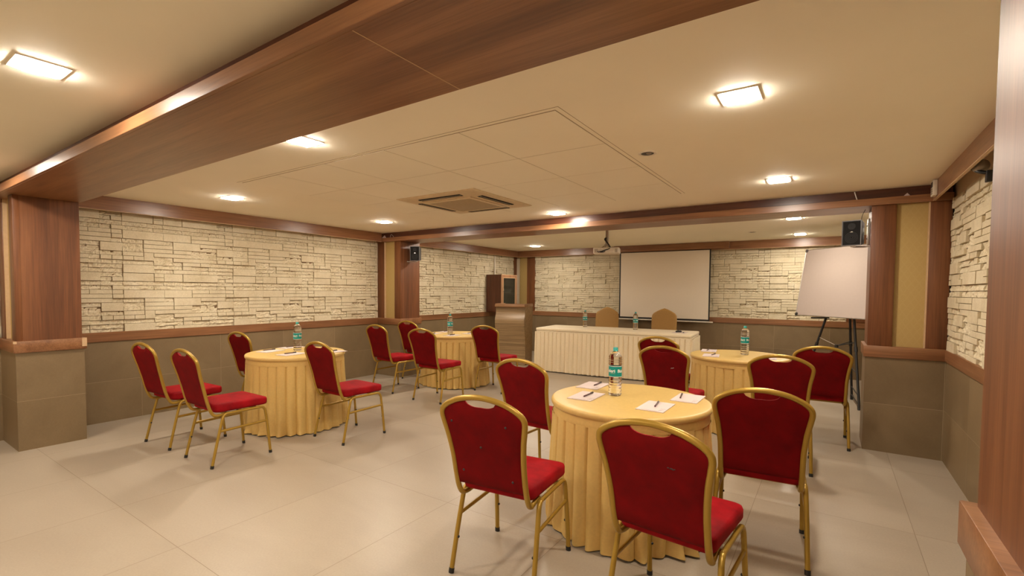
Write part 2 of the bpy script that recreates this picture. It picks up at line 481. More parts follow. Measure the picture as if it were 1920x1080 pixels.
# columns
def column(y0, y1, side, wall_strip, cream, corner, label):
    """column against a side wall, with strips on the face towards the camera"""
    c = bpy.data.objects.new('column', None); COL.objects.link(c); c.location = (0 if side > 0 else W, y0, 0)
    struct(c, label)
    def X(a, b): return sorted((a, b)) if side > 0 else sorted((W - a, W - b))
    def put(name, a, b, ya, yb, z0, z1, mat, bev=0):
        x0, x1 = X(a, b)
        o = box(name, x0, x1, ya, yb, z0, z1, mat, None, bev)
        o.parent = c; o.matrix_parent_inverse = Matrix.Translation(c.location).inverted(); return o
    put('tiled_base', 0, D, y0, y1, 0, HRB + .01, DADOX)
    put('rail', 0, D + P_, y0 - P_, y1 + P_, HRB, HR, WOODX, .003)
    # wooden body above, 10 mm inside the tile
    put('body', 0, D - .012, y0 + .05, y1 - .012, HR, H - .002, WOODZ)
    put('corner_panel', corner, D - .012, y0 + .008, y0 + .05, HR, ZB + .01, WOODZ, .002)
    put('wall_panel', 0, wall_strip, y0 + .008, y0 + .05, HR, ZB + .01, WOODZ, .002)
    put('wallpaper_panel', wall_strip + .010, corner - .002, y0 + .042, y0 + .05, HR, ZB + .01, PAPERW)
    put('edge_bead', wall_strip, wall_strip + .010, y0 + .014, y0 + .05, HR, ZB + .01, EDGE)
    return c
column(0, .447, 1, .155, .404, .404, 'walnut clad column against the left wall in front of the small black speaker')
column(0, .447, -1, .140, .364, .364, 'walnut clad column with gold wallpaper strip beside the whiteboard easel')
c1 = column(-4.35, -3.90, 1, .155, .404, .404, 'walnut clad column with chipped rail corner nearest on the left wall')
column(-4.35, -3.90, -1, .140, .364, .364, 'walnut clad column cut by the right edge of the picture')
# the chipped corner of the near left rail and small chip at its other corner
for (xa, xb, ya, yb, za, zb) in ((D + P_ - .004, D + P_ + .0012, -3.90 - .02, -3.90 + P_ + .001, .872, .9495), (D + .001, D + P_ + .001, -4.35 - P_ - .001, -4.35 - P_ + .02, .93, .9498)):
    o = box('rail_chip', xa, xb, ya, yb, za, zb, EDGE, None)
    o.parent = c1; o.matrix_parent_inverse = Matrix.Translation(c1.location).inverted()

# beams
def beam(name, label, parts):
    b = bpy.data.objects.new(name, None); COL.objects.link(b); struct(b, label)
    for nm, x0, x1, y0, y1, z0, z1, mat in parts:
        box(nm, x0, x1, y0, y1, z0, z1, mat, b, .0015 if nm != 'recess' else 0, 1)
beam('ceiling_beam', 'broad walnut clad ceiling beam crossing above the near columns',
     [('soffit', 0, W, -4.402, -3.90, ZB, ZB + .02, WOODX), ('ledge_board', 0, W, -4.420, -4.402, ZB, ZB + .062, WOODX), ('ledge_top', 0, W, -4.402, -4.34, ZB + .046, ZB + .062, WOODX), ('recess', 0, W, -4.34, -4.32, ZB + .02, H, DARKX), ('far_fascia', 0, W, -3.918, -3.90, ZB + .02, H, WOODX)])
beam('ceiling_beam', 'narrower walnut clad ceiling beam in front of the head table bay',
     [('soffit', 0, W, -.004, .44, ZB + .006, ZB + .024, WOODX), ('ledge_board', 0, W, -.024, -.004, ZB + .006, ZB + .068, WOODX),
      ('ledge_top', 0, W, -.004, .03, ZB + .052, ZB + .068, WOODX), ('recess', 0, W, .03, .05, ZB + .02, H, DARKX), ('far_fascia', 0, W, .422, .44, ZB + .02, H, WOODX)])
# joint in the near beam's soffit
b = bpy.data.objects['ceiling_beam']
box('soffit_joint', 5.085, 5.089, -4.40, -3.902, ZB - .0006, ZB + .001, EDGE, b)

# removable ceiling panel field: shallow boards with open joints and a thin border
GX0, GX1, GY0, GY1, GT = 1.975, 5.100, -3.165, -.700, .648
cf = bpy.data.objects.new('ceiling_panel_field', None); COL.objects.link(cf); struct(cf, 'field of removable ceiling boards around the air conditioner')
JOINT = plain('ceiling_joint', (.33, .25, .15), .9)
bm = bmesh.new()
xs = [GX1 - i * GT for i in range(5)] + [GX0]; ys = [GY0 + j * GT for j in range(4)] + [GY1]
for x in xs: bx(bm, x - .0022, x + .0022, GY0, GY1, H - .0012, H + .002)
for y in ys: bx(bm, GX0, GX1, y - .0022, y + .0022, H - .0012, H + .002)
obj('joints', bm, JOINT, cf)
bm = bmesh.new()
bx(bm, GX0 - .03, GX1 + .035, GY0 - .036, GY0 - .0335, H - .0012, H + .002); bx(bm, GX1 + .033, GX1 + .0355, GY0 - .036, GY1, H - .0012, H + .002)
obj('border_joint', bm, JOINT, cf)
bm = bmesh.new()
for i in range(5):
    for j in range(4):
        xa, xb = xs[i + 1] + .003, xs[i] - .003; ya, yb = ys[j] + .003, ys[j + 1] - .003
        bx(bm, xa, xb, ya, yb, H - .0022, H + .002)
obj('boards', bm, CEIL2, cf)

# ================================================================== CEILING FITTINGS
def ceiling_light(loc, label):
    t = thing('ceiling_light', label, 'ceiling light', loc, 0, 'recessed ceiling lights')
    bm = bmesh.new()
    a, b_ = .086, .074
    for x0, x1, y0, y1 in ((-a, a, -a, -b_), (-a, a, b_, a), (-a, -b_, -b_, b_), (b_, a, -b_, b_)): bx(bm, x0, x1, y0, y1, -.004, .001)
    obj('frame', bm, WHITEP, t)
    bm = bmesh.new()
    prof = [(b_, .001), (b_, -.003), (b_ - .002, -.0065), (b_ - .006, -.010), (b_ - .02, -.012)]
    rg = [[bm.verts.new((sx * q, sy * q, z)) for sx, sy in ((-1, -1), (1, -1), (1, 1), (-1, 1))] for q, z in prof]
    for u, v in zip(rg, rg[1:]):
        for k in range(4): bm.faces.new((u[k], u[(k + 1) % 4], v[(k + 1) % 4], v[k]))
    bm.faces.new(rg[-1]); bm.faces.new(rg[0])
    obj('diffuser', bm, LITE, t)
    return t
LIGHTS = [(3.50, -4.76, 'square ceiling light left of the broad near beam'),
 (3.52, -3.56, 'square ceiling light touching the far edge of the broad beam'),
 (5.92, -2.85, 'large bright square ceiling light above the front round table on the right'),
 (5.92, -.84, 'square ceiling light above the right rear round table'),
 (1.16, -2.86, 'square ceiling light over the left round table near the crown board'),
 (1.18, -.88, 'square ceiling light over the left rear chairs beside the far beam corner'),
 (3.55, -.30, 'square ceiling light between the air conditioner and the far beam'),
 (1.18, 3.12, 'small square ceiling light in the far bay above the lectern'),
 (5.89, 1.53, 'square ceiling light just behind the far beam near the right speaker'),
 (5.87, 3.43, 'rearmost square ceiling light near the back wall by the whiteboard'),
 (1.18, 0.95, 'added square ceiling light, unseen behind the far beam, brightening the back left wall'),  # extra lamp added out of sight to brighten the far bay's left side
 (1.16, -4.80, 'square ceiling light of the near bay at the left wall'),
 (5.92, -4.80, 'square ceiling light of the near bay at the right wall'),
 (3.52, -6.9, 'square ceiling light of the near bay at the front wall, middle'),
 (1.16, -6.9, 'square ceiling light of the near bay at the front wall, left'),
 (5.92, -6.9, 'square ceiling light of the near bay at the front wall, right')]
for x, y, lb in LIGHTS: ceiling_light((x, y, H), lb)

# cassette air conditioner
ac = thing('cassette_air_conditioner', 'square ivory cassette air conditioner set in the ceiling boards', 'air conditioner', (3.08, -1.43, H))
bm = bmesh.new()
h = .505
prof = [(h, .001), (h, -.008), (h - .02, -.016), (.36, -.024)]
rings = [[bm.verts.new((sx * r, sy * r, z)) for sx, sy in ((-1, -1), (1, -1), (1, 1), (-1, 1))] for r, z in prof]
for a, b_ in zip(rings, rings[1:]):
    for k in range(4): bm.faces.new((a[k], a[(k + 1) % 4], b_[(k + 1) % 4], b_[k]))
bm.faces.new(rings[-1])
obj('panel', bm, ACP, ac)
box('intake_grille', -.27, .27, -.27, .27, -.034, -.022, GRILLE, ac, .004)
bm = bmesh.new()
for x0, x1, y0, y1 in ((-.31, .31, -.31, -.272), (-.31, .31, .272, .31), (-.31, -.272, -.272, .272), (.272, .31, -.272, .272)): bx(bm, x0, x1, y0, y1, -.036, -.022)
obj('intake_frame', bm, ACP, ac)
for k in range(4):
    bm = bmesh.new(); vs, _ = bx(bm, -.27, .27, -.425, -.365, -.0262, -.015)
    for v in vs:
        x, y = v.co.x, v.co.y; a = k * PI / 2
        v.co.x, v.co.y = x * math.cos(a) - y * math.sin(a), x * math.sin(a) + y * math.cos(a)
    so = obj('outlet_slot', bm, DARKIN, ac)
    bm = bmesh.new(); vs, _ = bx(bm, -.265, .265, -.398, -.394, -.0285, -.024)
    for v in vs:
        x, y = v.co.x, v.co.y; a = k * PI / 2
        v.co.x, v.co.y = x * math.cos(a) - y * math.sin(a), x * math.sin(a) + y * math.cos(a)
    obj('louver', bm, ACP, so)

def round_fitting(loc, r, label):
    t = thing('recessed_ceiling_fitting', label, 'ceiling fitting', loc)
    bm = bmesh.new(); lathe(bm, [(r, .001), (r, -.004), (r * .93, -.006), (r * .72, -.005), (r * .70, .001)], 40); obj('trim_ring', bm, WHITEP, t, auto=40)
    bm = bmesh.new(); lathe(bm, [(0, -.0035), (r * .70, -.0035), (r * .7, .001), (0, .001)], 40); obj('dark_centre', bm, BLACK, t)
    bm = bmesh.new(); lathe(bm, [(0, -.008), (r * .25, -.007), (r * .3, -.0035)], 20, r * .15, 0); obj('lens', bm, TUBEG, t, True)
round_fitting((5.255, -2.165, H), .060, 'round recessed ceiling fitting with dark centre right of the ceiling boards')
round_fitting((5.27, 2.78, H), .055, 'round dark ceiling fitting in the far bay above the screen')

# ================================================================== CHAIRS
def frame_path():
    half = [(.178, .155, .408), (.183, .085, .400), (.187, .040, .408), (.188, .012, .450), (.188, -.010, .52), (.190, -.033, .62), (.200, -.058, .72), (.213, -.076, .79), (.2185, -.086, .83),
            (.210, -.092, .858), (.180, -.098, .884), (.125, -.104, .910), (.062, -.108, .925), (0, -.109, .930)]
    L = [(-x, y, z) for x, y, z in half]; R = half[:-1][::-1]
    return catmull(L + R, 5)
def fy(z):     # y of the back frame at a height
    T = [(.40, .04), (.45, .012), (.52, -.010), (.62, -.033), (.72, -.058), (.79, -.076), (.83, -.086), (.93, -.109), (1.2, -.16)]
    for (a, b), (c, d) in zip(T, T[1:]):
        if z <= c: return b + (d - b) * (z - a) / (c - a)
    return T[-1][1]
def fw(z):     # half width inside the frame
    T = [(.40, .178), (.62, .180), (.72, .190), (.79, .203), (.83, .2085), (.86, .200), (1, .2)]
    for (a, b), (c, d) in zip(T, T[1:]):
        if z <= c: return b + (d - b) * (z - a) / (c - a)
    return T[-1][1]
def arch(x):   # top edge of the panel under the frame
    x = abs(x)
    T = [(0, .9185), (.062, .914), (.125, .899), (.170, .878), (.195, .862), (.206, .845), (.22, .83)]
    for (a, b), (c, d) in zip(T, T[1:]):
        if x <= c: return b + (d - b) * (x - a) / (c - a)
    return .83
def back_panel_bm():
    bm = bmesh.new(); nu, nv = 40, 26; zb = .472
    fr, bk = [], []
    for i in range(nu + 1):
        u = -1 + 2 * i / nu; xt = u * .2075
        zt = arch(xt)
        a = abs(xt)
        if a < .082: zt -= .036 * (1 - (a / .082) ** 2.6) ** .6 if a < .0819 else 0
        cf_, cb_ = [], []
        for j in range(nv + 1):
            v = j / nv; z = zb + (zt - zb) * v
            w = fw(z) if z < .83 else .2085 - (z - .83) * .03
            x = u * min(w, .2085)
            e = max(0, (1 - abs(u) ** 10)) * max(0, (1 - abs(2 * v - 1) ** 12))
            y = fy(z)
            cf_.append(bm.verts.new((x, y + .004 + .020 * e ** .6, z)))
            cb_.append(bm.verts.new((x, y - .003 - .007 * e ** .6, z)))
        fr.append(cf_); bk.append(cb_)
    for i in range(nu):
        for j in range(nv):
            bm.faces.new((fr[i][j], fr[i][j + 1], fr[i + 1][j + 1], fr[i + 1][j])).material_index = 0
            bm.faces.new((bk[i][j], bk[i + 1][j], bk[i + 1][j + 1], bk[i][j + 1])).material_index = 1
        bm.faces.new((fr[i][0], fr[i + 1][0], bk[i + 1][0], bk[i][0])); bm.faces.new((fr[i][nv], bk[i][nv], bk[i + 1][nv], fr[i + 1][nv]))
    for j in range(nv):
        bm.faces.new((fr[0][j], bk[0][j], bk[0][j + 1], fr[0][j + 1])); bm.faces.new((fr[nu][j], fr[nu][j + 1], bk[nu][j + 1], bk[nu][j]))
    return bm
def make_chair():
    t = thing('banquet_chair', 'x', 'chair', (0, 0, 0), 0, 'red banquet chairs with gold frames')
    # seat cushion
    bm = bmesh.new(); rbox(bm, 0, .258, .424, .492, .42, .425, .045, .016, 6, .012)
    for v in bm.verts:
        if v.co.z > .47: v.co.z -= .006 * max(0, (v.co.y - .3) / .17) ** 2
        v.co.x *= .93 + .07 * min(1, max(0, (v.co.y - .05) / .3))
    obj('seat', bm, VELVET, t, auto=60)
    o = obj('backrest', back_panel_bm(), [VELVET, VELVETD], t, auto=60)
    bm = bmesh.new(); tube(bm, frame_path(), .0138, .012, 12)
    obj('back_frame', bm, GOLD, t, auto=50)
    for s in (-1, 1):
        bm = bmesh.new()
        tube(bm, catmull([(s * .208, .118, .411), (s * .208, .20, .411), (s * .208, .34, .411), (s * .209, .40, .410)], 3), .0115, .0115, 10, (0, 0, 1))
        if s == 1: bx(bm, -.2, .2, .13, .155, .398, .412); bx(bm, -.2, .2, .36, .385, .398, .412)
        obj('seat_frame', bm, GOLD, t, auto=50)
        for front in (0, 1):
            if front: pts = [(s * .222, .472, .004), (s * .2175, .455, .20), (s * .2125, .439, .35), (s * .2105, .430, .388), (s * .2095, .413, .406), (s * .209, .395, .411)]
            else: pts = [(s * .225, 0, .004), (s * .219, .045, .20), (s * .213, .083, .35), (s * .211, .093, .385), (s * .2095, .108, .405), (s * .208, .125, .411)]
            bm = bmesh.new(); tube(bm, catmull(pts, 5), .0125, .0105, 12)
            lg = obj('leg', bm, GOLD, t, auto=50)
            p = Vector(pts[0]); q = Vector(pts[1]); d = (q - p).normalized()
            bm = bmesh.new(); tube(bm, [p - Vector((0, 0, .004)), p + d * .006, p + d * .020], .0145, .0125, 12); obj('foot_cap', bm, BLACK, lg, auto=50)
            m = Vector(pts[1]) * .85 + p * .15
            bm = bmesh.new(); bmesh.ops.create_uvsphere(bm, u_segments=10, v_segments=6, radius=.007, matrix=Matrix.Translation((m.x - s * .012, m.y, m.z)))
            obj('bumper', bm, BLACK, lg, True)
        bm = bmesh.new(); tube(bm, [(s * .216, .062, .279), (s * .2145, .449, .287)], .0085, .0105, 10, (0, 0, 1))
        obj('stretcher', bm, GOLD, t, auto=50)
    return t
chair0 = make_chair()
G = 'red banquet chairs with gold frames'
CH = [
 ('L1', 1.324, -3.612, 2.7, 'leftmost red banquet chair, in front of the grey tiled wall'),
 ('L2', 2.085, -3.598, .4, 'red banquet chair second from the left, its whole seat in view'),
 ('L3', .863, -2.579, 1.6, 'red banquet chair behind the left side of the left round table'),
 ('L4', 2.436, -2.646, -1.6, 'red banquet chair at the right side of the left round table'),
 ('M1', 1.153, -.902, -2.8, 'red banquet chair left of the rear left round table, nearest its column'),
 ('M2', .872, -.059, -2, 'red banquet chair mostly hidden, standing against the far left column'),
 ('M3', 2.088, -.991, 2.7, 'red banquet chair in front of the rear left round table'),
 ('M4', 2.366, -.069, 2.8, 'red banquet chair right of the rear left round table, before the lectern'),
 ('A', 4.982, -3.542, 6.6, 'red banquet chair at the front with five dark buttons on its back'),
 ('B', 4.513, -2.459, -4.6, 'red banquet chair left of the front round table, behind the buttoned chair'),
 ('C', 5.770, -3.505, -4.7, 'largest red banquet chair, front middle, with a dark smudge on its back'),
 ('D', 6.022, -2.590, 5.2, 'dark red banquet chair right of the front round table'),
 ('E', 5.091, -1.018, -4, 'red banquet chair with a small white thread on its back'),
 ('F', 4.785, -.165, -5.5, 'red banquet chair showing only its top, before the white head table'),
 ('G', 5.989, -1.061, 2.4, 'red banquet chair in front of the right rear round table'),
 ('H', 6.250, -.163, 2.0, 'rightmost red banquet chair, next to the right column and easel')]
chairs = {}
src = chair0
for i, (k, x, y, r, lb) in enumerate(CH):
    c = src if i == 0 else dup(src)
    c.location = (x, y, 0); c.rotation_euler = (0, 0, math.radians(r)); c['label'] = lb; c['group'] = G
    chairs[k] = c
def on_back(chair, name, x, z, r, mat, shape='dot', depth=.008):
    y = fy(z) - .0104
    bm = bmesh.new()
    if shape == 'dot':
        bmesh.ops.create_uvsphere(bm, u_segments=12, v_segments=8, radius=r, matrix=Matrix.Translation((x, y, z)) @ Matrix.Diagonal((1, .5, 1, 1)))
    elif shape == 'thread':
        tube(bm, catmull([(x - .014, y - .001, z - .003), (x - .006, y - .002, z + .001), (x + .002, y - .002, z), (x + .007, y - .002, z + .004), (x + .013, y - .001, z + .003)], 3), .0013, .001, 6)
    else:
        for dx, dz, rr in ((-.013, .001, .004), (-.006, -.001, .003), (0, 0, .0045), (.006, -.002, .004), (.012, 0, .003), (.003, .012, .0016)):
            bmesh.ops.create_uvsphere(bm, u_segments=8, v_segments=5, radius=rr, matrix=Matrix.Translation((x + dx, y, z + dz)) @ Matrix.Diagonal((1, .25, .7, 1)))
    return obj(name, bm, mat, chair, True)
for x, z in ((-.165, .80), (.125, .805), (-.02, .685), (-.135, .55), (.13, .535)):
    on_back(chairs['A'], 'button', x, z, .006, PEND)
on_back(chairs['C'], 'smudge', .075, .77, 1, PEND, 'smudge')
on_back(chairs['E'], 'thread', .075, .745, 1, THREADM, 'thread')

# ================================================================== SKIRTS AND TABLES
def skirt(path, length, z0, z1, pleat, amp0, amp1, flare, nz=22, per=12, seed=0, wave=.02, closed=True):
    """pleated cloth hung from z1 to z0; path(s) -> (x, y, nx, ny)"""
    bm = bmesh.new(); npl = max(3, round(length / pleat)); n = npl * per
    rnd = random.Random(seed)
    jit = [rnd.uniform(-.28, .28) for _ in range(npl)]; hgt = [rnd.uniform(.55, 1.25) for _ in range(npl)]; kick = [rnd.uniform(-.6, 1.0) for _ in range(npl)]
    rows = []
    for j in range(nz + 1):
        t = j / nz; z = z1 + (z0 - z1) * t; row = []
        for i in range(n if closed else n + 1):
            k = (i // per) % npl; p = (i % per) / per
            if not closed and i == n: k, p = npl - 1, .999
            # knife pleat: rises quickly, lies flat, tucks under
            sh = min(1, p / .15) ** .8 if p < .15 else 1 - .12 * ((p - .15) / .73) ** 2 if p < .88 else .88 * (1 - ((p - .88) / .12) ** 1.3)
            sh2 = (.5 - .5 * math.cos(2 * PI * p))
            mix = min(1, t * 1.15)
            prof = sh * (1 - mix * .75) + sh2 * mix * .75
            amp = (amp0 + (amp1 - amp0) * t ** 1.3) * hgt[k]
            s = (i / n * length) + pleat * jit[k] * t * math.sin(PI * p)
            x, y, nx, ny = path(s)
            th = s / length * 2 * PI
            low = noise.noise(Vector((math.cos(th) * 2.2, math.sin(th) * 2.2, seed + 3.1))) * wave * t ** 2
            kk = max(0, t - .86) / .14
            off = flare * t + amp * prof + low + kick[k] * .022 * kk * kk * sh2
            zz = z + (.004 + .006 * abs(kick[k])) * (t ** 12)
            row.append(bm.verts.new((x + nx * off, y + ny * off, zz)))
        rows.append(row)
    m = len(rows[0])
    for a, b_ in zip(rows, rows[1:]):
        for i in range(m if closed else m - 1): bm.faces.new((a[i], a[(i + 1) % m], b_[(i + 1) % m], b_[i]))
    return bm
def circ(r):
    def f(s): a = s / r; return (r * math.cos(a), r * math.sin(a), math.cos(a), math.sin(a))
    return f
RT = .478
def round_table(loc, seed, label):
    t = thing('round_table', label, 'table', (loc[0], loc[1], 0), 0, 'round tables in yellow satin')
    bm = bmesh.new()
    lathe(bm, [(0, .756), (.2, .756), (.40, .756), (.466, .7558), (.475, .753), (.4795, .747), (.481, .738), (.4800, .728), (.4760, .721), (.4690, .717), (.4680, .712), (.4700, .69), (.4715, .672), (.4705, .668), (.467, .667), (.46, .70), (0, .70)], 120)
    for v in bm.verts:
        r = math.hypot(v.co.x, v.co.y)
        if .66 < v.co.z < .72 and r > .464:
            a = math.atan2(v.co.y, v.co.x); q = 1 + .0035 * math.sin(a * 9 + seed) + .002 * math.sin(a * 31)
            v.co.x *= q; v.co.y *= q
    obj('table_cover', bm, YELLOW, t, auto=50)
    bm = skirt(circ(.458), 2 * PI * .458, .004, .675, .088, .015, .038, .020, 34, 18, seed, .05)
    obj('table_skirt', bm, YELLOW, t, auto=70)
    return t
T1 = (1.648, -2.469); T2 = (1.572, .17); T3 = (5.28, -2.503); T4 = (5.51, .15)
round_table(T1, 1, 'yellow skirted round table at the left, before the long stone wall')
round_table(T2, 2, 'smallest looking yellow skirted round table, rear left before the lectern')
round_table(T3, 3, 'yellow skirted round table in the foreground with four notepads in full view')
round_table(T4, 4, 'yellow skirted round table at the rear right, before the easel')

# head table
HT = (1.959, 1.878, math.radians(5.3)); HL, HD, HZ = 2.62, .88, .765
t = thing('head_table', 'long head table with cream cloth and pleated cream skirt', 'table', (HT[0], HT[1], 0), HT[2])
bm = bmesh.new(); rbox(bm, HL / 2, HD / 2, .715, HZ, HL, HD, .03, .012, 5)
for v in bm.verts:
    if v.co.y < .1: v.co.y -= .035 * math.sin(PI * min(1, max(0, v.co.x / HL))) * 1.0
obj('table_cover', bm, CREAM, t, auto=50)
bm = bmesh.new(); rbox(bm, HL / 2, HD / 2, .690, .7145, HL - .008, HD - .008, .03, .004, 5)
for v in bm.verts:
    if v.co.y < .1: v.co.y -= .035 * math.sin(PI * min(1, max(0, v.co.x / HL)))
obj('skirt_band', bm, CREAM, t, auto=50)
def rectpath(L, Dd, r=.03):
    segs = [('l', (r, 0), (1, 0), L - 2 * r, (0, -1)), ('a', (L - r, r), -PI / 2), ('l', (L, r), (0, 1), Dd - 2 * r, (1, 0)), ('a', (L - r, Dd - r), 0),
            ('l', (L - r, Dd), (-1, 0), L - 2 * r, (0, 1)), ('a', (r, Dd - r), PI / 2), ('l', (0, Dd - r), (0, -1), Dd - 2 * r, (-1, 0)), ('a', (r, r), PI)]
    tot = 2 * (L + Dd) - 8 * r + 2 * PI * r
    def f(s):
        s = s % tot
        for g in segs:
            ln = g[3] if g[0] == 'l' else PI / 2 * r
            if s <= ln:
                if g[0] == 'l':
                    x, y = g[1][0] + g[2][0] * s, g[1][1] + g[2][1] * s
                    if g[4][1] == -1: y -= .035 * math.sin(PI * min(1, max(0, x / L)))
                    return (x, y, *g[4])
                a = g[2] + s / r
                return (g[1][0] + r * math.cos(a), g[1][1] + r * math.sin(a), math.cos(a), math.sin(a))
            s -= ln
        return (r, 0, 0, -1)
    return f, tot
f, tot = rectpath(HL, HD)
obj('table_skirt', skirt(f, tot, .012, .70, .078, .020, .030, .008, 22, 16, 9, .02), CREAM, t, auto=70)

# ================================================================== BOTTLES
def wrap_text(body, size, r, z, extr, mat, parent, name, ang):
    cu = bpy.data.curves.new('t', 'FONT'); cu.body = body; cu.size = size; cu.align_x = 'CENTER'; cu.resolution_u = 3; cu.offset = .0004
    tmp = bpy.data.objects.new('t', cu); COL.objects.link(tmp)
    dg = bpy.context.evaluated_depsgraph_get(); me = bpy.data.meshes.new_from_object(tmp.evaluated_get(dg))
    bpy.data.objects.remove(tmp); bpy.data.curves.remove(cu)
    bm = bmesh.new(); bm.from_mesh(me); bpy.data.meshes.remove(me)
    bmesh.ops.triangulate(bm, faces=bm.faces)
    for v in bm.verts:
        a = ang + v.co.x / r; zz = z + v.co.y
        v.co = Vector((r * math.cos(a), r * math.sin(a), zz))
    return bm
def make_bottle():
    t = thing('water_bottle', 'x', 'bottle', (0, 0, 0), 0, 'plastic water bottles on the tables')
    prof = [(0, .004), (.020, .003), (.030, .0), (.0375, .003), (.0405, .010)]
    z = .014
    while z < .112:
        prof += [(.0408, z), (.0412, z + .005), (.0396, z + .011), (.0392, z + .0135), (.0396, z + .016)]; z += .0196
    prof += [(.0405, .115), (.0405, .198)]
    z = .201
    for _ in range(3): prof += [(.0410, z), (.0413, z + .005), (.0390, z + .0105)]; z += .0135
    prof += [(.0410, .243), (.0395, .252), (.0345, .262), (.026, .272), (.0185, .279), (.0138, .283), (.0132, .286), (0, .286)]
    bm = bmesh.new(); lathe(bm, prof, 44); obj('bottle_body', bm, WATER, t, auto=60)
    bm = bmesh.new(); lathe(bm, [(.0134, .2845), (.0160, .2845), (.0160, .288), (.0152, .289), (.0155, .304), (.0140, .306), (0, .306)], 30); obj('cap', bm, TEALC, t, auto=50)
    bm = bmesh.new(); lathe(bm, [(.04075, .123), (.0412, .123), (.0412, .1905), (.04075, .1905)], 48); lb = obj('label_band', bm, TEAL, t, auto=50)
    bm = bmesh.new()
    for z in (.1225, .1885): lathe(bm, [(.0409, z), (.0414, z), (.0414, z + .0028), (.0409, z + .0028)], 48)
    obj('label_edge', bm, WHITET, lb)
    big = bmesh.new()
    for k in range(3):
        b2 = wrap_text('Bisleri', .029, .0415, .151, 0, WHITET, lb, 'lettering', math.radians(k * 120 + 60))
        me = bpy.data.meshes.new('tmp'); b2.to_mesh(me); b2.free(); big.from_mesh(me); bpy.data.meshes.remove(me)
    me = bpy.data.meshes.new('lettering'); big.to_mesh(me); big.free(); link('lettering', me, WHITET, lb)
    bm = bmesh.new()
    for k in range(3):
        a0 = math.radians(k * 120 + 60) + .05
        prev = None
        for q in range(9):
            a = a0 + (q / 8) * .75
            cur = [bm.verts.new((.0415 * math.cos(a), .0415 * math.sin(a), z)) for z in (.1450, .1462)]
            if prev: bm.faces.new((prev[0], cur[0], cur[1], prev[1]))
            prev = cur
    obj('underline', bm, YELT, lb)
    return t
bt = make_bottle()
CAM = Vector((6.3061, -5.3411))
BT = [(5.177, -2.479, .756, 'teal capped water bottle on the foreground round table'),
      (5.556, .217, .756, 'teal capped water bottle on the rear right round table'),
      (1.55, -2.398, .756, 'teal capped water bottle on the left round table'),
      (1.585, .026, .756, 'teal capped water bottle on the rear left round table'),
      (2.578, 2.60, HZ, 'left water bottle on the cream head table'),
      (3.538, 2.56, HZ, 'right water bottle on the cream head table, before the screen')]
for i, (x, y, z, lb) in enumerate(BT):
    c = bt if i == 0 else dup(bt)
    a = math.atan2(CAM.y - y, CAM.x - x)            # turn so that a gap between two words faces the room's near end
    c.location = (x, y, z); c.rotation_euler = (0, 0, a + .16); c['label'] = lb

# ================================================================== NOTEPADS AND PENS
def make_pad():
    t = thing('notepad', 'x', 'notepad', (0, 0, 0), 0, 'white notepads on the round tables')
    bm = bmesh.new(); bx(bm, -.078, .078, -.122, .122, .0006, .0045); obj('sheets', bm, PAPER, t)
    bm = bmesh.new()
    x = -.05
    rnd = random.Random(3)
    while x < .05:
        w = rnd.uniform(.002, .005); bx(bm, x, x + w, -.112, -.109, .0045, .0048); x += w + .0012
    obj('footer_print', bm, INK, t)
    bm = bmesh.new()
    for r in range(3):
        y = -.085 + r * .02
        for q in range(4 - (r == 1)):
            if r == 0 and q < 2: bmesh.ops.create_cone(bm, cap_ends=True, segments=10, radius1=.0035, radius2=.0035, depth=.0003, matrix=Matrix.Translation((.045 + q * .009, y, .00465)))
            else: bx(bm, .043 + q * .007, .048 + q * .007, y - .0015, y + .0015, .0045, .0048)
    obj('corner_print', bm, INK, t)
    return t
def make_pen():
    t = thing('pen', 'x', 'pen', (0, 0, 0), 0, 'dark pens on the notepads')
    bm = bmesh.new(); tube(bm, [(0, -.055, .005), (0, .040, .005)], .0046, .0046, 12, (0, 0, 1)); obj('barrel', bm, PENM, t, auto=50)
    bm = bmesh.new(); tube(bm, [(0, -.070, .005), (0, -.066, .005), (0, -.055, .005)], .0015, .0015, 10, (0, 0, 1))
    bm.verts.ensure_lookup_table()
    obj('tip', bm, CHROME, t)
    bm = bmesh.new(); tube(bm, [(0, .040, .005), (0, .074, .005)], .0052, .0052, 12, (0, 0, 1)); cp = obj('cap', bm, PEND, t, auto=50)
    bm = bmesh.new(); bx(bm, -.0012, .0012, .036, .072, .0105, .0118); bx(bm, -.0012, .0012, .068, .072, .009, .0118); obj('clip', bm, PEND, cp)
    return t
pad0 = make_pad(); pen0 = make_pen()
FT, LTb, BL, RR = 'the foreground round table', 'the left round table', 'the rear left round table', 'the rear right round table'
